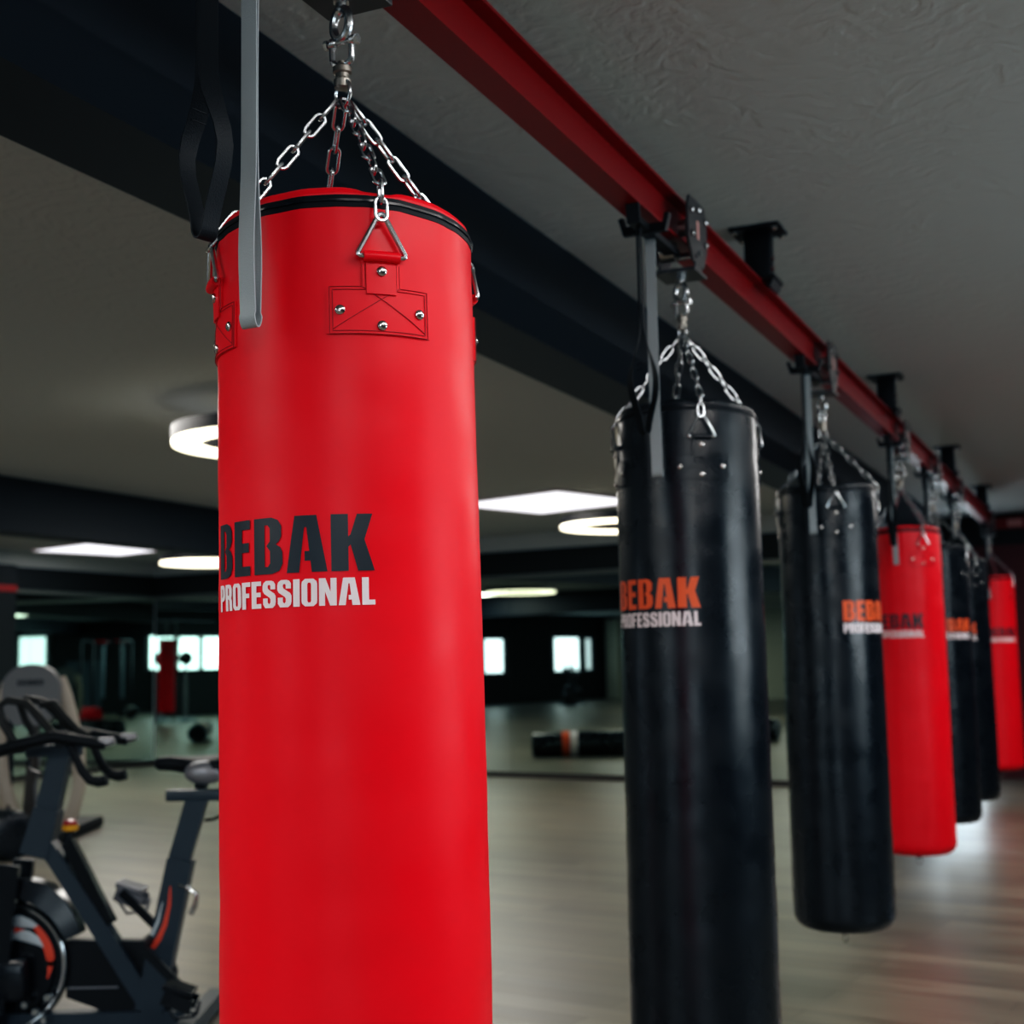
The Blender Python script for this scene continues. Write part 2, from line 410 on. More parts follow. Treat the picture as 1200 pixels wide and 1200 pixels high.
window((1.7, -6.0), (1, 0), 1.7, .95, 2.32, (0, 1), 2, 7)  # out of the mirrors' sight, added for the streak on the black bags
window((-24, -4.55), (0, 1), .95, .93, 1.98, (1, 0), 1, 4.)
window((-24, -7.98), (0, 1), 1.35, .93, 2.02, (1, 0), 1, 4.)
window((-24, -9.08), (0, 1), .40, .95, 1.99, (1, 0), 1, 1.5)
window((-24, -1.0), (0, 1), 2.2, .93, 1.98, (1, 0), 2, 4.)
struct(MB().box((-2.0, -5.97, .8), (1.1, .04, 1.5)).build('wall_front_panel', 'bluewall', smooth=False))

# ------------------------------------------------------------------ ceiling lights
def led_panel(x, y, rz, label, w=1.25, d=1.2, group='square led panels'):
    t = thing('square_panel_lamp', label, 'ceiling light', (x, y, CEIL), rz, group)
    fr = MB()
    for sx in (-1, 1):
        fr.box((sx * w / 2, 0, -.012), (.012, d + .012, .024)); fr.box((0, sx * d / 2, -.012), (w + .012, .012, .024))
    fr.build('frame', 'white', t, smooth=False)
    MB().box((0, 0, -.012), (w - .01, d - .01, .014)).build('diffuser', 'led', t, smooth=False)
    return t
led_panel(-4.66, 11.38, math.radians(-19), 'square white ceiling panel light between red bag and nearest black bag')
led_panel(-10.98, 12.88, math.radians(-17), 'square white ceiling panel light in the far left corner past the beam')
for (x, y) in ((1.2, 1.0), (-4.6, -.5), (-10.5, 0), (-10.5, 6), (1.2, 9.5)):  # extra panels out of view, added to light the floor from above
    led_panel(x, y, 0, 'square white ceiling panel light added out of view to light the hall', group='added panels over the hall')

def ring_lamp(x, y, z, R, label):
    t = thing('ring_lamp', label, 'ceiling light', (x, y, z), 0, 'glowing ring lamps')
    hs = MB(); n = 64
    def ringband(mb, r1, r2, z1, z2):
        prof = [(r1, z1), (r2, z1), (r2, z2), (r1, z2)]
        rings = [[mb.bm.verts.new((r * math.cos(2 * PI * k / n), r * math.sin(2 * PI * k / n), zz)) for k in range(n)] for r, zz in prof]
        for i in range(4):
            A, B = rings[i], rings[(i + 1) % 4]
            for k in range(n): mb.bm.faces.new((A[k], A[(k + 1) % n], B[(k + 1) % n], B[k]))
    ringband(hs, R - .145, R + .004, .012, .085); hs.build('housing', 'blackmetal', t)
    df = MB(); ringband(df, R - .14, R, -.012, .012); df.build('diffuser', 'ringled', t)
    for a in (0., 1.35, -1.35):
        cb = MB(); cb.cyl(((R - .07) * math.cos(a), (R - .07) * math.sin(a), .085), ((R - .07) * math.cos(a), (R - .07) * math.sin(a), CEIL - z), .003, 6)
        cb.build('suspension_cable', 'blackmetal', t)
ring_lamp(-4.15, 6.23, 2.5, .55, 'large glowing ring lamp half hidden behind the front red bag')
ring_lamp(-4.05, 11.8, 2.5, .62, 'glowing ring lamp hanging beside the nearest black bag')
ring_lamp(-9.65, 13.1, 2.5, .55, 'small distant glowing ring lamp low by the front red bag lettering')
ring_lamp(-12.0, 7.7, 2.5, .62, 'glowing ring lamp out of direct view over the far left hall')

# ------------------------------------------------------------------ rail, brackets
RX, RZ0, RH, RW = -1.04, 2.418, .125, .068
def ibeam():
    w, h, tf, tw = RW / 2, RH, .008, .003
    poly = [(-w, 0), (w, 0), (w, tf), (tw, tf + .004), (tw, h - tf - .004), (w, h - tf), (w, h), (-w, h), (-w, h - tf), (-tw, h - tf - .004), (-tw, tf + .004), (-w, tf)]
    mb = MB(); mb.prism(poly, 16.4, (RX, 13.25, RZ0), (1, 0, 0), (0, 0, 1))   # X x Z = -Y
    for v in mb.bm.verts: v.co.x += .0032 * (v.co.y - 5.4) if v.co.y < 5 else 0   # the near run is very slightly askew
    return mb.build('overhead_rail', 'rail', smooth=False)
tag(ibeam(), 'long red steel I-beam rail below the ceiling carrying the punching bags', 'rail')

def bracket(y, label):
    t = thing('rail_bracket', label, 'bracket', (RX, y, CEIL), 0, 'rail hanger brackets')
    MB().box((0, 0, -.006), (.17, .14, .012), bevel=.002).build('ceiling_plate', 'blackmetal', t)
    for sx in (-1, 1):
        for sy in (-1, 1): MB().lathe([(.011, -.012), (.011, -.020), (.006, -.024)], 6, (sx * .066, sy * .05, 0)).build('plate_bolt', 'rivet', t)
    ph = CEIL - RZ0 - RH
    MB().box((0, 0, -.012 - (ph - .024) / 2), (.088, .06, ph - .024), bevel=.004).build('post', 'blackmetal', t)
    MB().box((0, 0, -ph + .006), (.13, .13, .012), bevel=.002).build('clamp_plate', 'blackmetal', t)
    for sx in (-1, 1): MB().bar((sx * .058, 0, -ph + .012), (sx * .042, 0, -ph - .026), .12, .012, up=(1, 0, 0)).build('flange_clip', 'blackmetal', t)
    for k in (0, 1): MB().cyl((.044, -.012, -ph + .045 + k * .035), (.054, -.012, -ph + .045 + k * .035), .010, 8).build('post_bolt', 'rivet', t)
for y, l in ((4.46, 'black bracket fixing the red rail to the ceiling, largest and nearest in view'),
             (7.2, 'black ceiling bracket on the red rail, second one along from the front'),
             (9.94, 'black ceiling bracket on the red rail, third one along from the front'),
             (12.46, 'black ceiling bracket on the red rail, farthest and smallest'),
             (1.72, 'black ceiling bracket on the red rail above the front red bag')):
    bracket(y, l)

# ------------------------------------------------------------------ trolley (local origin: rail axis, at underside of rail)
def make_trolley(label):
    t = thing('rail_trolley', label, 'trolley', (0, 0, 0), 0, 'bag trolleys on the rail')
    for s in (-1, 1):
        p = MB()
        poly = [(-.088, .085), (-.070, .116), (.070, .116), (.088, .085), (.088, -.005), (.050, -.060), (-.050, -.060), (-.088, -.005)]
        p.prism(poly, .007, (s * .050 - .0035, 0, 0), (0, 1, 0), (0, 0, 1))
        pl = p.build('side_plate', 'plate', t, smooth=False)
        b = MB()
        for (y, z) in ((-.066, .075), (.066, .075), (-.066, .010), (.066, .010), (0, .092)):
            b.lathe([(.0095, .0), (.0095, .007), (.005, .011)] if s > 0 else [(.0095, 0), (.0095, -.007), (.005, -.011)], 6, (s * .0535, y, z), 'X')
        b.build('bolt', 'rivet', pl)
        if s > 0:
            MB().box((.0540, 0, .035), (.001, .022, .05)).build('warning_sticker', M['signtext'], pl, smooth=False)
        for y in (-.038, .038):
            w = MB(); w.lathe([(.010, -.012), (.022, -.012), (.022, .004), (.026, .005), (.026, .010), (.010, .010)], 20, (s * .026 if s > 0 else -.026, y, .0345), 'X')
            w.build('wheel', 'dullsteel', t)
    MB().cyl((-.06, 0, -.030), (.06, 0, -.030), .008, 10).cyl((-.06, -.03, -.045), (.06, -.03, -.045), .006, 10).build('spacer_rod', 'chrome', t)
    MB().lathe([(.004, -.02), (.026, -.02), (.026, .02), (.004, .02)], 20, (-.012, -.062, -.035), 'X').build('roller', 'dullsteel', t)
    MB().box((0, 0, -.083), (.118, .118, .010), bevel=.002).bar((-.05, 0, -.05), (-.05, 0, -.085), .06, .006, up=(1, 0, 0)).bar((.05, 0, -.05), (.05, 0, -.085), .06, .006, up=(1, 0, 0)).build('bottom_plate', 'plate', t, smooth=False)
    e = MB(); e.cyl((0, 0, -.088), (0, 0, -.106), .009, 12); e.lathe([(.014, -.088), (.014, -.096)], 6)
    e.torus((0, 0, -.131), .0175, .0072, (.3, 1, 0), 24, 10, 1.4); e.build('eye_bolt', 'chrome', t)
    # arm along the rail that carries the two webbing straps, with an upturned hook end
    a = MB(); a.bar((0, -.055, -.040), (0, -.385, -.040), .034, .016); a.bar((0, -.385, -.048), (0, -.392, .000), .034, .012, up=(0, 1, 0))
    a.bar((-.05, -.30, -.040), (.05, -.30, -.040), .02, .022); a.bar((-.05, -.30, -.05), (-.062, -.30, -.006), .02, .012, up=(1, 0, 0))
    a.bar((.05, -.30, -.05), (.062, -.30, -.006), .02, .012, up=(1, 0, 0))
    a.build('strap_arm', 'blackmetal', t, smooth=False)
    return t

BAGY = [1.7607, 3.5247, 5.4419, 7.5305, 8.9395, 10.3025, 12.9424]
tr_labels = ['steel rail trolley with an eye bolt above the front red bag',
 'dark steel bolted trolley on the red rail above the nearest black bag',
 'dark steel trolley on the red rail above the second black bag',
 'dark steel trolley on the red rail above the second red bag',
 'small dark trolley on the rail just past the second red bag',
 'small dark trolley on the rail above the last black bag',
 'smallest dark trolley at the far end of the rail above the last red bag']
tro = make_trolley(tr_labels[0]); tro.location = (RX, BAGY[0], RZ0)
for y, l in list(zip(BAGY, tr_labels))[1:]: dup(tro, (RX, y, RZ0), 0, l)

# ------------------------------------------------------------------ punching bag (local: origin on axis, z = world height)
R_ = .19
ZB, ZT = .262, 1.931          # underside and zipper height
def rad(z): return .1925 - .0035 * max(0, min(1, (z - .3) / 1.6))
def zip_z(a): return ZT + .008 - .011 * (math.sin(a + PI / 3) ** 2)
def wr(a, z, seed):
    """surface wobble of the stuffed vinyl."""
    p = Vector((math.cos(a) * 1.0, math.sin(a) * 1.0, z * 1.1 + seed * 7))
    d = .0028 * noise.noise(p * 1.3)
    d += .0013 * noise.noise(Vector((math.cos(a) * 2.2, math.sin(a) * 2.2, z * 5 + seed)))
    d += .0010 * noise.noise(Vector((math.cos(a) * 1.2, math.sin(a) * 1.2, z * 16 + seed)))
    top = max(0, 1 - (ZT - z) / .10)
    d += .0028 * top * noise.noise(Vector((math.cos(a) * 7, math.sin(a) * 7, z * 3 + seed)))
    return d
def surf(a, z, off, seed=0): 
    r = rad(z) + wr(a, z, seed) + off
    return Vector((r * math.cos(a), r * math.sin(a), z))

def bag_body(seed):
    mb = MB(); n = 120; rows = []
    rc = .055
    for k in range(7):
        t = k / 6 * PI / 2
        rows.append((rad(ZB) - rc + rc * math.sin(t), ZB + rc - rc * math.cos(t), False))
    m = 96
    for k in range(1, m + 1): rows.append((None, ZB + rc + (ZT - .004 - ZB - rc) * k / m, True))
    bm = mb.bm; rings = []
    for (r, z, s) in rows:
        ring = []
        for k in range(n):
            a = 2 * PI * k / n
            if s:
                f = (z - ZB) / (ZT - ZB); zz = z + (zip_z(a) - ZT) * f ** 12
                ring.append(bm.verts.new(surf(a, zz, 0, seed)))
            else: 
                w = wr(a, z, seed); ring.append(bm.verts.new(((r + w) * math.cos(a), (r + w) * math.sin(a), z)))
        rings.append(ring)
    for A, B in zip(rings, rings[1:]):
        for k in range(n): bm.faces.new((A[k], A[(k + 1) % n], B[(k + 1) % n], B[k]))
    bm.faces.new(rings[0][::-1])
    return mb
def band(seed, prof, n=120):
    """ring following the zipper line: prof = [(radius offset, height above the zipper)]"""
    mb = MB(); rings = []
    for off, dz in prof:
        ring = []
        for k in range(n):
            a = 2 * PI * k / n; z = zip_z(a) + dz
            r = rad(z) + off + wr(a, zip_z(a), seed) * .8
            ring.append(mb.bm.verts.new((r * math.cos(a), r * math.sin(a), z)))
        rings.append(ring)
    for A, B in zip(rings, rings[1:]):
        for k in range(n): mb.bm.faces.new((A[k], A[(k + 1) % n], B[(k + 1) % n], B[k]))
    return mb, rings

def patch_poly(hw):   # inverted T: neck above, wide cross piece below (u across, v up)
    nk = .026
    return [(-hw, .0), (hw, .0), (hw, .066), (nk, .066), (nk, .098), (-nk, .098), (-nk, .066), (-hw, .066)]
def wrap(mb, az, z0, off, seed=0):
    for v in mb.bm.verts:
        u, vv, o = v.co.x, v.co.y, v.co.z
        v.co = surf(az + u / R_, z0 + vv, off + o, seed)
    return mb
def grid_patch(u0, u1, v0, v1, n, th):
    mb = MB(); bm = mb.bm; m = max(2, int((v1 - v0) / .012)); 
    G = {}
    for i in range(n + 1):
        for j in range(m + 1):
            G[i, j] = bm.verts.new((u0 + (u1 - u0) * i / n, v0 + (v1 - v0) * j / m, th))
    for i in range(n):
        for j in range(m): bm.faces.new((G[i, j], G[i + 1, j], G[i + 1, j + 1], G[i, j + 1]))
    edge = [G[i, 0] for i in range(n + 1)] + [G[n, j] for j in range(1, m + 1)] + [G[i, m] for i in range(n - 1, -1, -1)] + [G[0, j] for j in range(m - 1, 0, -1)]
    low = [bm.verts.new((v.co.x, v.co.y, -.002)) for v in edge]
    for k in range(len(edge)):
        q = (k + 1) % len(edge); bm.faces.new((edge[k], edge[q], low[q], low[k]))
    return mb
def polyline(pts, step=.006):
    out = []
    for a, b in zip(pts, pts[1:]):
        n = max(1, int(math.dist(a, b) / step))
        out += [(a[0] + (b[0] - a[0]) * k / n, a[1] + (b[1] - a[1]) * k / n) for k in range(n)]
    return out + [pts[-1]]

PZ = 1.750            # foot of the patches
HW = .074
def make_bag(name, label, skin, stitch, word, sub, seed):
    t = thing(name, label, 'punching bag', (0, 0, 0), 0, 'punching bags in the row')
    bag_body(seed).build('bag_body', skin, t, angle=60)
    zb, _ = band(seed, [(-.002, -.010), (.0008, -.0085), (.0014, 0), (.0006, .0085), (-.003, .010)])
    z = zb.build('zipper', 'zip', t)
    zt, _ = band(seed, [(.001, -.0012), (.0034, -.001), (.0034, .0022), (.001, .0026)]); zt.build('zipper_teeth', 'gloss', z)
    lid, rings = band(seed, [(-.003, .006), (-.001, .010), (-.003, .017), (-.009, .0225), (-.02, .024)])
    for ri, ring in enumerate(rings):
        for v in ring:
            a = math.atan2(v.co.y, v.co.x); q = (a - PI / 4) % (PI / 2); q = min(q, PI / 2 - q)
            v.co.z -= (0, .001, .005, .010, .012)[ri] * math.exp(-(q / .14) ** 2)
    lid.bm.faces.new(rings[-1]); lid.build('lid', skin, t, angle=60)
    for k in range(4):
        az = math.radians(-45 + 90 * k)
        # patch: wide cross piece and neck, with stitching and rivets
        p = grid_patch(-HW, HW, 0, .066, 24, .0022); q = grid_patch(-.027, .027, .064, .112, 10, .0030)
        tmp = bpy.data.meshes.new('x'); q.bm.to_mesh(tmp); p.bm.from_mesh(tmp); q.bm.free(); bpy.data.meshes.remove(tmp)
        # tongue folded over the ring's bar
        wrap(p, az, PZ, 0, seed)
        po = p.build('anchor_patch', skin, t, angle=50)
        tg = grid_patch(-.0205, .0205, .056, .104, 8, .0052); wrap(tg, az, PZ, 0, seed)
        # rolled loop around the bar of the ring
        lp = [surf(az + u / R_, PZ + .108, .008, seed) for u in (-.024, -.012, 0, .012, .024)]
        tg.tube(lp, .0075, 10); tg.build('strap_loop', skin, po, angle=50)
        st = MB()
        outline = patch_poly(HW - .004)
        for ins in (0, .0042):
            pl = [(x - math.copysign(ins, x), (y + ins) if y < .01 else (y - ins) if y < .09 else y) for x, y in outline]
            pts = polyline([pl[5]] + pl[6:] + pl[:5]); st.tube([surf(az + u / R_, PZ + v, .0030, seed) for u, v in pts], .00055, 4)
        for a, b in (((-.066, .006), (.026, .066)), ((.066, .006), (-.026, .066))):
            st.tube([surf(az + u / R_, PZ + v, .0030 if abs(u) > .02 else .0034, seed) for u, v in polyline([a, b])], .00055, 4)
        st.build('stitching', stitch, po)
        for (u, v, o) in ((0, .088, .0062), (-.056, .033, .003), (.056, .033, .003), (0, .012, .003)):
            c = surf(az + u / R_, PZ + v, o, seed); nrm = Vector((math.cos(az + u / R_), math.sin(az + u / R_), 0)); side = Vector((-nrm.y, nrm.x, 0)); up = Vector((0, 0, 1))
            rv = MB(); prev = None
            for rr, hh in ((.0072, -.001), (.0070, .0014), (.0052, .0031), (.0024, .0039)):
                ring = [rv.bm.verts.new(c + nrm * hh + (side * math.cos(2 * PI * i / 14) + up * math.sin(2 * PI * i / 14)) * rr) for i in range(14)]
                if prev:
                    for i in range(14): rv.bm.faces.new((prev[i], prev[(i + 1) % 14], ring[(i + 1) % 14], ring[i]))
                prev = ring
            rv.bm.faces.new(prev); rv.build('rivet', 'rivet', po)
        # triangular steel ring leaning in against the rim
        er = Vector((math.cos(az), math.sin(az), 0)); et = Vector((-er.y, er.x, 0))
        b0 = er * (rad(1.87) + .008) + Vector((0, 0, PZ + .108)); ap = er * (rad(1.9) + .011) + Vector((0, 0, PZ + .108 + .060))
        rp = []
        cs = [b0 - et * .036, b0 + et * .036, ap + et * .003, ap - et * .003]
        for i in range(4):
            a_, b_, c_ = cs[i - 1], cs[i], cs[(i + 1) % 4]
            r_ = .005 if i < 2 else .0025
            rp += [b_ + (a_ - b_).normalized() * r_, b_ + ((a_ - b_).normalized() + (c_ - b_).normalized()) * r_ * .35, b_ + (c_ - b_).normalized() * r_]
        MB().tube(rp, .0038, 8, closed=True).build('triangle_ring', 'chrome', t)
        # chain of welded links from the swivel ring down to the triangle
        top = Vector((0, 0, 2.160)) + er * .012; bot = ap + Vector((0, 0, -.006)) + er * .002
        ch = MB(); cnt = 0
        kn = er * .198 + Vector((0, 0, 1.964))
        for A_, B_, n in (((top, kn, 7), (kn, bot, 2)) if k == 0 else ((top, bot, 9),)):
            d = B_ - A_; L = d.length; d.normalize(); pitch = L / n; s1 = et; s2 = d.cross(s1)
            for i in range(n):
                c = A_ + d * pitch * (i + .5); s = (s1 if cnt % 2 == 0 else s2); cnt += 1; hl = pitch * .5 + .0038; w = .0082
                pts = []
                for j in range(7): g = PI * j / 6; pts.append(c + d * (hl - w + w * math.sin(g)) + s * w * math.cos(g))
                for j in range(7): g = PI + PI * j / 6; pts.append(c + d * (-(hl - w) + w * math.sin(g)) + s * w * math.cos(g))
                ch.tube(pts, .0028, 6, closed=True)
        ch.build('chain', 'chrome', t)
    # screw links gathered on a round ring, swivel and shackle above
    MB().torus((0, 0, 2.175), .019, .0032, (.4, .9, 0), 26, 8, 1.1).build('gathering_ring', 'chrome', t)
    sw = MB(); sw.lathe([(.004, 2.182), (.0125, 2.184), (.0135, 2.196), (.0105, 2.199), (.0105, 2.206), (.0145, 2.208), (.0145, 2.216), (.007, 2.222), (.007, 2.226)], 20)
    sw.build('swivel', 'dullsteel', t)
    sh = MB(); pts = []
    for j in range(11):
        g = PI * j / 10; pts.append((-.017 * math.cos(g), 0, 2.232 - .012 * math.sin(g)))
    sh.tube([(-.017, 0, 2.256)] + pts + [(.017, 0, 2.256)], .005, 8); sh.cyl((-.027, 0, 2.258), (.027, 0, 2.258), .0045, 10)
    for s in (-1, 1): sh.sphere((s * .017, 0, 2.258), .0088, 12); sh.lathe([(.0078, 0), (.0078, s * .006)], 6, (s * .024, 0, 2.258), 'X')
    sh.build('shackle', 'chrome', t)
    # webbing tab and small ring below the bag
    MB().box((0, 0, ZB - .012), (.03, .006, .03)).build('bottom_tab', 'black_strap', t, smooth=False)
    MB().torus((0, 0, ZB - .042), .014, .0025, (0, 1, 0), 20, 6, 1.3).build('bottom_ring', 'chrome', t)
    # the two printed lines, centred on the -Y side
    LW = .272
    for wd, h, z0, m, gp, nm in (('BEBAK', .0770, .0435, word, None, 'brand_print'), ('PROFESSIONAL', .0370, -.0025, sub, 6.5, 'subtitle_print')):
        tb = MB(); text_bm(tb, wd, LW, h, z0, gp or 8, 60, kern=[8, 11, 7, 7, 0] if wd == 'BEBAK' else None)
        bmesh.ops.triangulate(tb.bm, faces=tb.bm.faces[:])
        wrap(tb, -PI / 2 - .012, EYE + .081, .0011, seed); tb.build(nm, m, t, angle=80)
    return t

red_l = ['large red punching bag with dark lettering, closest in the row',
         None, None, 'red punching bag hanging between two black bags, smaller and farther along', None, None,
         'small red punching bag at the far end of the row']
blk_l = [None, 'tall black punching bag with orange lettering, nearest of the black ones',
         'black punching bag with cut-off orange lettering and a ring dangling below it', None,
         'black punching bag partly hidden, just beyond the second red bag',
         'last black punching bag, a narrow strip before the final red bag', None]
rb = make_bag('punching_bag', red_l[0], 'red', 'red_stitch', 'navy', 'white', 1)
bb = make_bag('punching_bag', blk_l[1], 'black', 'black_stitch', 'orange', 'white', 2)
rot = [0, -17, 66, -7, 33, -5, 30]
rb.location = (RX, BAGY[0], 0); bb.location = (RX, BAGY[1], 0); bb.rotation_euler.z = math.radians(rot[1])
for i in range(2, 7):
    src = rb if red_l[i] else bb
    dup(src, (RX, BAGY[i], 0), math.radians(rot[i]), red_l[i] or blk_l[i])

# the front bag hangs a touch out of plumb and is the fullest of the row
rb.scale = (1.011, 1.011, 1)
tilt = Matrix.Rotation(.009 * -1, 4, Vector((-math.sin(YAW), math.cos(YAW), 0)))
rb.matrix_world = Matrix.Translation((RX, BAGY[0], 1.3)) @ tilt @ Matrix.Translation((0, 0, -1.3)) @ Matrix.Diagonal((1.011, 1.011, 1, 1))
tro.location.x -= .0085; tro.location.y -= .0035

# ------------------------------------------------------------------ webbing loops hanging from the trolley arms
def make_strap(m, label, zbot, belly, w=.026, rz=0., twist=0., fc=.86, fw_=.13):
    t = thing('hanging_strap', label, 'strap', (0, 0, 0), rz, m.replace('_', ' ') + ' loops')
    ztop = RZ0 - .036
    g = .004
    pts = []
    H = ztop - zbot
    for k in range(22): 
        f = k / 21; z = ztop - (H - .02) * f
        pts.append((-(g + belly * math.exp(-((f - fc) / fw_) ** 2)), 0, z))
    rb_ = max(.008, pts[-1][0] * -1)
    for k in range(1, 12): 
        a = PI * k / 12; pts.append((-rb_ * math.cos(a), 0, zbot + .02 - .02 * math.sin(a)))
    for k in range(22):
        f = 1 - k / 21; z = ztop - (H - .02) * f
        pts.append((g + belly * math.exp(-((f - fc) / fw_) ** 2), .004 * math.sin(f * 3), z))
    for k in range(1, 8):
        a = PI * k / 8; pts.append((g * math.cos(a), 0, ztop + .008 * math.sin(a)))
    mb = MB(); bm = mb.bm; th = .0011; n = len(pts); rows = []
    for i, p in enumerate(pts):
        q, r = Vector(pts[i - 1]), Vector(pts[(i + 1) % n]); tg = (r - q).normalized(); nr = Vector((tg.z, 0, -tg.x)).normalized()
        p = Vector(p); y = Vector((0, w / 2, 0))
        rows.append([bm.verts.new(p + nr * a * th + y * b) for a, b in ((1, -1), (1, 1), (-1, 1), (-1, -1))])
    for i in range(n):
        A, B = rows[i], rows[(i + 1) % n]
        for k in range(4): bm.faces.new((A[k], A[(k + 1) % 4], B[(k + 1) % 4], B[k]))
    if twist:
        for v in bm.verts:
            q = max(0., min(1., (v.co.z - zbot - .10) / .16)); q = q * q * (3 - 2 * q)
            v.co = Matrix.Rotation(twist * q, 3, 'Z') @ v.co
    mb.build('webbing', m, t, angle=60)
    st = MB()
    for z in (zbot + .16, zbot + .175): st.box((-g - belly * .2 - .0012, 0, z), (.0012, w * .9, .0012))
    st.build('stitching', m, t)
    return t
gl = ['grey webbing strap loop hanging in front of the front red bag',
      'grey webbing strap loop hanging in front of the nearest black bag',
      'thin grey strap loop hanging in front of the second black bag',
      'thin grey strap loop hanging over the second red bag',
      'thin grey strap hanging just past the second red bag',
      'thin grey strap hanging over the last black bag',
      'thin grey strap loop at the edge of the last red bag']
bl = ['black webbing strap loop hanging left of the front red bag',
      'black webbing strap loop hanging beside the grey strap at the nearest black bag',
      'black strap behind the grey strap at the second black bag',
      'black strap beside the grey strap at the second red bag',
      'black strap hanging from the trolley past the second red bag',
      'black strap hanging from the trolley above the last black bag',
      'black strap hanging from the farthest trolley']
VA = math.radians(-70)
gs = make_strap('grey_strap', gl[0], 1.755, .0055, .026, YAW + math.radians(62))
bs = make_strap('black_strap', bl[0], 1.846, .034, .026, YAW + math.radians(-38), math.radians(-45), .80, .16)
gs.location = (RX - .011, BAGY[0] - .242, 0); bs.location = (RX - .006, BAGY[0] - .352, 0)
for i in range(1, 7):
    dup(gs, (RX - .006, BAGY[i] - .24, 0), YAW + math.radians(70 if i < 3 else 60), gl[i])
    dup(bs, (RX, BAGY[i] - .35, 0), YAW + math.radians((30, 40, 55, 60, 60, 60)[i - 1]), bl[i])

# ------------------------------------------------------------------ exercise bike (local x = towards the saddle, y = away from the camera, z up)
K = .00316
def bp(x, y, w=0.): return Vector(((x - 130) * K, w, (1200 - y) * .0031))    # drafting grid -> metres
def make_bike(label):
    t = thing('exercise_bike', label, 'exercise bike', (0, 0, 0), 0)
    fr = MB()
    fr.bar(bp(46, 972), bp(208, 1222), .052, .075, up=(0, -1, 0), w2=.07, h2=.06)     # sloping main tube
    fr.build('main_tube', 'bikeframe', t, smooth=False)
    hd = MB(); hd.bar(bp(43, 1000), bp(57, 945), .105, .085, up=(0, -1, 0), w2=.09); hd.build('head_sleeve', 'bikeframe', t, smooth=False)
    st = MB(); st.bar(bp(48, 985), bp(72, 872), .086, .060, up=(0, -1, 0), w2=.074); st.build('handlebar_post', 'bikeframe', t, smooth=False)
    for w in (-.075, .075): MB().bar(bp(20, 1008, w), bp(4, 1196, w), .075, .03, up=(0, -1, 0)).build('fork_blade', 'gloss', t, smooth=False)
    se = MB(); se.bar(bp(178, 1182), bp(213, 1008), .100, .075, up=(0, -1, 0), w2=.092); s = se.build('seat_tube', 'bikeframe', t, smooth=False)
    dz = -.039
    pts = [(203, 1038), (202, 1060), (197, 1082), (190, 1098), (182, 1108)]
    d = MB(); d.tube([bp(*p, dz) for p in pts], [.003, .006, .008, .010, .012], 6, flat=.15, up=(1, 0, 0)); d.build('decal', 'decal_o', s)
    d = MB(); d.tube([bp(x - 8, y - 4, dz) for x, y in pts[1:4]], [.002, .005, .006], 6, flat=.15, up=(1, 0, 0)); d.build('decal', 'decal_w', s)
    sp = MB(); sp.bar(bp(210, 1012), bp(232, 935), .078, .045, up=(0, -1, 0)); sp.build('seat_post', 'bikeframe', t, smooth=False)
    sl = MB(); sl.box(bp(237, 933), (.265, .05, .042), bevel=.005); sl.build('seat_slider', 'bikeframe', t)
    # saddle: lofted cross-sections from nose to tail
    sd = MB(); rings = []
    for (x, yt, hw, h) in ((181, 890, .014, .030), (186, 887, .026, .050), (200, 886, .032, .056), (216, 887, .042, .062), (232, 887, .075, .075), (250, 886, .105, .085), (268, 885, .108, .080), (280, 889, .080, .055)):
        ring = []
        for k in range(14):
            a = 2 * PI * k / 14; zc = (1200 - yt) * .0031 - h / 2
            ring.append(sd.bm.verts.new(((x - 130) * K, hw * math.cos(a), zc + h / 2 * math.sin(a) * (1 if math.sin(a) > 0 else 1.0))))
        rings.append(ring)
    for A, B in zip(rings, rings[1:]):
        for k in range(14): sd.bm.faces.new((A[k], A[(k + 1) % 14], B[(k + 1) % 14], B[k]))
    sd.bm.faces.new(rings[0][::-1]); sd.bm.faces.new(rings[-1]); so = sd.build('saddle', 'rubber', t, angle=60)
    for w in (-.075, .075): MB().sphere(bp(245, 905, w), .062, 18, (1.25, .62, .70)).build('side_shell', 'silver', so)
    cl = MB(); cl.bar(bp(236, 925), bp(236, 908), .04, .06, up=(0, -1, 0)); cl.build('saddle_clamp', 'blackmetal', t, smooth=False)
    # handlebar
    hs = MB(); hs.box(bp(62, 877), (.20, .055, .044), bevel=.006); hs.build('handlebar_slider', 'bikeframe', t)
    hb = MB()
    for w in (-.15, .15):
        hb.tube([bp(-14, 877, w * .55), bp(8, 875, w * .8), bp(40, 866, w), bp(78, 858, w), bp(108, 864, w * 1.0), bp(136, 869, w * .95)], [.020, .023, .023, .022, .021, .019], 12)
    hb.tube([bp(84, 866, -.15), bp(80, 862, 0), bp(84, 866, .15)], .020, 10)
    hb.tube([bp(-14, 877, -.11), bp(-18, 878, 0), bp(-14, 877, .11)], .020, 10)
    h = hb.build('handlebar', 'rubber', t, angle=60)
    for w in (-.15, .15):
        g = MB(); g.tube([bp(128, 866, w * .96), bp(140, 866, w * .95), bp(146, 864, w * .94)], [.017, .017, .013], 10); g.build('end_cap', 'silver', h)
    for w in (-.12, .12):      # raised aero loops
        lo = MB(); lo.tube([bp(28, 864, w), bp(14, 842, w), bp(8, 822, w * .9), bp(16, 815, w * .8), bp(38, 819, w * .75), bp(54, 836, w * .85), bp(72, 855, w), bp(92, 862, w)], .015, 10)
        lo.build('aero_loop', 'brownrubber', h, angle=60)
    lo = MB(); lo.tube([bp(44, 822, 0), bp(60, 820, 0), bp(72, 836, .0), bp(88, 853, 0), bp(100, 860, 0)], .014, 10); lo.build('aero_loop', 'brownrubber', h, angle=60)
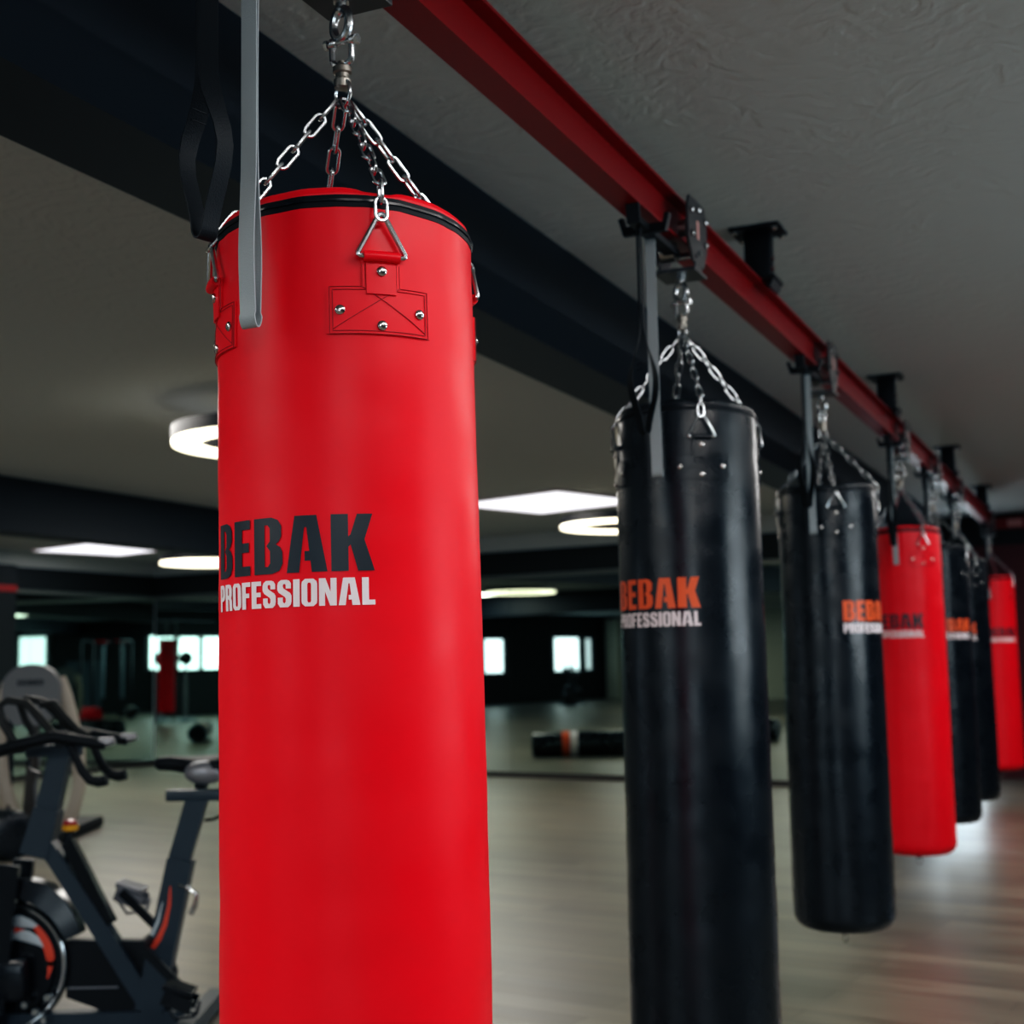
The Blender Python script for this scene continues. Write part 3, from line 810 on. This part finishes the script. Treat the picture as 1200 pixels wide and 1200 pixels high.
    for w in (-.125, .125):
        dr = MB(); dr.tube([bp(94, 868, w), bp(99, 882, w), bp(107, 899, w), bp(117, 910, w), bp(127, 912, w), bp(136, 910, w)], [.014, .015, .016, .018, .020, .020], 10); dr.build('bull_horn', 'rubber', h, angle=60)
    lv = MB(); lv.tube([bp(36, 892, -.05), bp(42, 899, -.05), bp(52, 902, -.05)], .008, 8); lv.sphere(bp(36, 890, -.05), .012, 10); lv.build('clamp_lever', 'gloss', t)
    # resistance knob and its rod
    kn = MB(); kn.lathe([(.022, .0), (.031, .006), (.031, .020), (.024, .024)], 18, bp(82, 973)); ko = kn.build('resistance_knob', 'yellow', t)
    MB().lathe([(.024, .022), (.027, .026), (.022, .040), (.008, .046)], 18, bp(82, 973)).build('knob_cap', 'redplastic', ko)
    MB().tube([bp(82, 973), bp(78, 985), bp(82, 1010)], .014, 10).build('knob_stem', 'gloss', ko)
    rd = MB(); rd.bar(bp(80, 985), bp(130, 1082), .045, .05, up=(0, -1, 0)); rd.build('brake_cover', 'gloss', t, smooth=False)
    # glossy fender and flywheel
    fc = bp(8, 1128)
    fe = MB(); rings = []
    for k in range(15):
        a = math.radians(22 + 105 * k / 14); ro, ri = .335 - .05 * abs(k - 5) / 10, .255
        rings.append([fe.bm.verts.new(fc + Vector((r * math.cos(a), w, r * math.sin(a)))) for r, w in ((ri, -.05), (ro, -.035), (ro, .035), (ri, .05))])
    for A, B in zip(rings, rings[1:]):
        for k in range(4): fe.bm.faces.new((A[k], A[(k + 1) % 4], B[(k + 1) % 4], B[k]))
    fe.bm.faces.new(rings[0][::-1]); fe.bm.faces.new(rings[-1]); fe.build('fender', 'gloss', t, angle=25)
    fy = MB(); fy.lathe([(.03, -.022), (.185, -.016), (.198, -.026), (.232, -.026), (.238, -.018), (.238, .018), (.232, .026), (.198, .026), (.185, .016), (.03, .022)], 64, fc, 'Y')
    w = fy.build('flywheel', 'gloss', t, angle=30)
    rim = MB(); rim.torus(fc + Vector((0, -.024, 0)), .226, .008, (0, 1, 0), 64, 6); rim.build('flywheel_rim', 'chrome', w)
    for m, r1, r2, a1, a2 in (('decal_w', .15, .205, 95, 35), ('decal_o', .19, .17, 60, -15), ('decal_w', .11, .17, 80, 20), ('decal_o', .10, .15, 100, 60)):
        dc = MB(); n = 10
        dc.tube([fc + Vector(((r1 + (r2 - r1) * k / n) * math.cos(math.radians(a1 + (a2 - a1) * k / n)), -.022, (r1 + (r2 - r1) * k / n) * math.sin(math.radians(a1 + (a2 - a1) * k / n)))) for k in range(n + 1)],
                [.003 + .017 * math.sin(PI * min(1, (k + .5) / n)) for k in range(n + 1)], 6, flat=.12, up=(0, 0, 1)); dc.build('flame_decal', m, w)
    hbx = MB(); hbx.box(bp(8, 1140, -.06), (.22, .07, .16), bevel=.03); hbx.build('hub_cover', 'gloss', t)
    for (x, y) in ((40, 1168), (52, 1176), (66, 1160), (62, 1186)): MB().lathe([(.012, -.08), (.012, -.05), (.007, -.045)], 8, bp(x, y), 'Y').build('axle_nut', 'chrome', t)
    # long chain guard with its crank, and the ground frame
    cg = MB(); poly = [(80, 1100), (172, 1103), (196, 1112), (206, 1140), (204, 1168), (190, 1192), (160, 1196), (80, 1166)]
    cg.prism([((x - 130) * K, (1200 - y) * .0031) for x, y in poly[::-1]], .05, (0, .05, 0), (1, 0, 0), (0, 0, 1)); cgo = cg.build('chain_guard', 'blackmetal', t, smooth=False)
    ln = MB(); ln.bar(bp(82, 1155, -.001), bp(140, 1155, -.001), .006, .006); ln.build('guard_seam', 'silver', cgo, smooth=False)
    ck = bp(178, 1100)
    for w, tip, nm in ((-.14, bp(222, 1145), 0), (.14, bp(130, 1052), 1)):
        c = MB(); c.bar(ck + Vector((0, w, 0)), Vector((tip.x, w, tip.z)), .03, .018, up=(0, -1, 0)); c.cyl(ck + Vector((0, 0, 0)), ck + Vector((0, w, 0)), .02, 12)
        cr_ = c.build('crank', 'blackmetal', t, smooth=False)
        pd = MB(); s = -1 if w < 0 else 1
        pc = Vector((tip.x, w + s * .07, tip.z))
        pd.box(pc + Vector((.02, 0, .008)), (.105, .10, .022), Matrix.Rotation(math.radians(18), 3, 'Y'), .004)
        for q in (-.045, .045): pd.bar(pc + Vector((-.03, q, -.01)), pc + Vector((.07, q, -.05)), .012, .05, up=(0, 0, 1))
        pd.tube([pc + Vector((-.03, -.045, -.02)), pc + Vector((.015, -.045, -.085)), pc + Vector((.075, -.02, -.085)), pc + Vector((.09, .0, -.04)), pc + Vector((.075, .02, -.085)), pc + Vector((.015, .045, -.085)), pc + Vector((-.03, .045, -.02))], .006, 6)
        pd.build('pedal', 'gloss' if s < 0 else 'silver', cr_, smooth=False)
    lv = MB(); lv.tube([bp(214, 1036, -.05), bp(226, 1038, -.075), bp(237, 1046, -.08), bp(235, 1058, -.08), bp(230, 1068, -.08)], [.007, .007, .009, .010, .010], 8); lv.sphere(bp(226, 1038, -.075), .012, 10); lv.build('height_lever', 'chrome', t)
    cable = MB(); cable.tube([bp(236, 965, .05), bp(246, 964, .06), bp(256, 960, .06), bp(262, 950, .05)], .006, 6); cable.build('cable', 'rubber', t)
    gf = MB(); gf.bar(bp(2, 1190), bp(240, 1190), .06, .05)
    for x in (2, 236): gf.bar(bp(x, 1188, -.28), bp(x, 1188, .28), .06, .055)
    g = gf.build('ground_frame', 'bikeframe', t, smooth=False)
    for x in (2, 236):
        for w in (-.27, .27): MB().lathe([(.028, -.0372), (.028, -.02), (.012, -.015)], 14, bp(x, 1188, w)).build('foot', 'rubber', g)
    return t
bike = make_bike('black spin bike with saddle and handlebars standing left of the front red bag')
fh = Vector((-math.sin(YAW), math.cos(YAW), 0))
bike.location = r0 * -1.51184 + fh * 5.18; bike.rotation_euler.z = YAW

# the machine behind the bike
def make_trainer():
    t = thing('cross_trainer', 'grey domed fitness machine with pale curved frame behind the spin bike', 'fitness machine')
    k = .00656
    q = lambda x, y, w=0.: Vector(((x - 38) * k, w, (985 - y) * .0065))
    sh = MB(); poly = []
    for i in range(17):
        a = PI * i / 16; poly.append((.225 * math.cos(a), 1.16 + .19 * math.sin(a)))
    poly += [(-.215, .98), (-.12, .88), (.11, .88), (.215, .98)]
    sh.prism(poly[::-1], .09, (0, -.02, 0), (1, 0, 0), (0, 0, 1)); s = sh.build('console_shell', 'greyshell', t, angle=40)
    tx = MB(); text_bm(tx, 'HAMMER', .2, .045, 0)
    for v in tx.bm.verts: v.co = Vector((v.co.x + .0, -.1125, 1.185 + v.co.y))
    tx.build('maker_print', 'darktext', s, smooth=False)
    for sx, pts in ((1, [(66, 795), (74, 815), (82, 845), (90, 880), (92, 920), (84, 955), (70, 978)]), (-1, [(6, 800), (-2, 830), (-4, 865), (0, 900), (8, 935), (18, 962), (28, 978)])):
        a = MB(); a.tube([q(*p) for p in pts], .045, 12, flat=1.2, up=(0, 1, 0)); a.build('curved_upright', 'creamarm', t, angle=60)
    c = MB(); c.tube([q(38, 850), q(36, 900), q(30, 975)], .045, 10); c.build('column', 'darktrim', t)
    b = MB(); b.box((0, .25, .05), (.62, 1.1, .09), bevel=.02); b.build('base', 'rubber', t)
    for sx in (-1, 1): MB().tube([(sx * .17, -.05, .12), (sx * .2, .05, .7), (sx * .19, .0, 1.05)], .022, 10).build('swing_arm', 'rubber', t)
    MB().torus((0, .3, .42), .3, .03, (1, 0, 0), 36, 8).build('flywheel_housing', 'greyshell', t)
    return t
tn = make_trainer(); tn.location = r0 * (-1.51184 - 92 * .00316) * (10.76 / 5.18) + fh * 10.76; tn.rotation_euler.z = YAW

# ------------------------------------------------------------------ wall sign at the far end of the rail
sg = thing('wall_sign', 'red sign strip with pale lettering high on the far wall', 'sign')
sx0 = -1.28
a, b = Vector((*Q_(sx0), 0)), Vector((*Q_(.2), 0)); up = Vector((0, 0, 1))
sg.location = (a + b) / 2 + bn * .04 + up * 2.62; sg.rotation_euler.z = math.atan2(bd.y, bd.x)
MB().box((0, -.006, 0), (1.46, .012, .12)).build('sign_board', 'sign', sg, smooth=False)
for k in range(6): MB().box((-.40 + .19 * k, -.014, 0), (.15, .004, .075)).build('letter_block', 'signtext', sg, smooth=False)

# ------------------------------------------------------------------ things on the hall floor that the mirrors show
def lying_bag(x0, y0, x1, y1, skin, label, stripe=None, r=.17):
    a, b = Vector((x0, y0, r)), Vector((x1, y1, r)); d = b - a; L = d.length
    t = thing('lying_bag', label, 'punching bag', (*((a + b) / 2).xy, 0), math.atan2(d.y, d.x))
    mb = MB(); mb.lathe([(.05, -L / 2), (r - .04, -L / 2), (r - .012, -L / 2 + .012), (r, -L / 2 + .05), (r, L / 2 - .05), (r - .012, L / 2 - .012), (r - .04, L / 2), (.05, L / 2)], 40, (0, 0, r), 'X')
    mb.build('bag_body', skin, t)
    if stripe:
        for s, (m, x) in enumerate(stripe): MB().lathe([(r + .001, x - .05), (r + .0015, x), (r + .001, x + .05)], 40, (0, 0, r), 'X', cap=False).build('printed_band', m, t)
    return t
lying_bag(-8.25, 11.78, -7.0, 10.75, 'black', 'black punching bag lying on the floor, seen in the back mirror', [('orange', -.35), ('white', -.24)])
lying_bag(-7.05, 7.40, -8.7, 7.9, 'black', 'black punching bag lying on the floor out of direct view by the side hall')
lying_bag(-5.5, 1.35, -4.75, 1.1, 'red', 'short red bolster lying on the floor behind the photographer', r=.2)
def reflex(x, y, label):
    t = thing('reflex_ball_stand', label, 'training stand', (x, y, 0), 0, 'reflex ball stands')
    MB().lathe([(.30, 0), (.30, .04), (.24, .07), (.05, .10)], 28).build('base', 'steelblue', t)
    MB().lathe([(.07, .09), (.045, .2), (.04, .95), (.028, .97), (.026, 1.4)], 20).build('pole', 'silver', t)
    MB().sphere((0, 0, 1.52), .17, 20).build('ball', 'bulb', t)
reflex(.44, 6.71, 'chrome stand with a dark ball, out of direct view on the right')
reflex(-.02, 6.30, 'chrome stand with a dark ball, second one out of direct view')
pr = thing('power_rack', 'black power rack with red grips behind the photographer', 'power rack', (-3.9, -3.0, 0))
for sx in (-1, 1):
    for sy in (-1, 1): MB().box((sx * .55, sy * .4, 1.05), (.07, .07, 2.1)).build('upright', 'blackmetal', pr, smooth=False)
    MB().box((sx * .55, 0, 2.07), (.07, .8, .07)).box((sx * .55, 0, .04), (.07, .9, .08)).build('side_rail', 'blackmetal', pr, smooth=False)
    MB().cyl((sx * .12, -.4, 2.05), (sx * .5, -.4, 2.05), .035, 12).build('grip', 'redplastic', pr)
    MB().tube([(sx * .28, -.45, 1.95), (sx * .28, -.45, .5)], .05, 10).build('hanging_column', 'steelblue', pr)
mbll = MB(); mbll.sphere((0, 0, .17), .17, 20)
o = mbll.build('medicine_ball', 'bulb'); o.location = (-5.2, -1.5, 0); tag(o, 'black medicine ball on the floor behind the photographer', 'ball')
for k, (x, y) in enumerate(((-19.5, -6.0), (-20.6, -7.0), (-21.5, -5.2))):
    dup(bike, (x, y, 0), math.radians(200 + 25 * k), 'black spin bike far back in the side hall, %s' % ('nearest the aisle', 'by the deep wall', 'by the far window')[k], 'spin bikes in the side hall')

# ------------------------------------------------------------------ light and view
w = bpy.data.worlds.new('world'); S.world = w; w.use_nodes = True
w.node_tree.nodes['Background'].inputs['Color'].default_value = (.02, .022, .025, 1)
def area(name, loc, rot, sx, sy, power, col):
    l = bpy.data.lights.new(name, 'AREA'); l.shape = 'RECTANGLE'; l.size = sx; l.size_y = sy; l.energy = power; l.color = col
    o = bpy.data.objects.new(name, l); C.objects.link(o); o.location = loc; o.rotation_euler = rot
    return o
for k, y in enumerate((-1.8, 1.6, 5.0, 8.4, 11.6)):
    area('fill_light', (.75, y, CEIL - .03), (0, 0, 0), .35, 2.6, 61, (1, .98, .97))  # unseen fill strips added to light the bags' near side
area('fill_light', (-2.42, .2, CEIL - .03), (0, 0, 0), .8, 1.6, 66, (1, .97, .92))  # unseen fill added to lift the front bag's left side
for x, y in ((-4.8, -2.2), (-10.5, 1), (-10.5, 6.5), (-5, 6.0), (-5.0, 10.5), (-9.5, 11.5), (-16, -2), (-16, 5), (-19, -7)):
    area('fill_light', (x, y, CEIL - .03), (0, 0, 0), 1.2, 1.2, 66, (1, .97, .92))  # unseen fills added to brighten the hall, no fitting modelled
S.view_settings.view_transform = 'Standard'; S.view_settings.look = 'None'
S.view_settings.exposure = 0.; S.view_settings.gamma = 1.
vs = S.view_settings; vs.use_curve_mapping = True
cm = vs.curve_mapping; cm.use_clip = False
for ci, toe in ((0, .0085), (1, .0105), (2, .0125)):
    c = cm.curves[ci]; c.points[0].location = (0, 0); c.points[-1].location = (1, 1)
    c.points.new(.025, toe + .003); c.points.new(.10, .083); c.points.new(.4, .40)
cm.update()
S.cycles.use_denoising = True
S.cycles.max_bounces = 8; S.cycles.diffuse_bounces = 3; S.cycles.glossy_bounces = 5
S.cycles.sample_clamp_indirect = 8
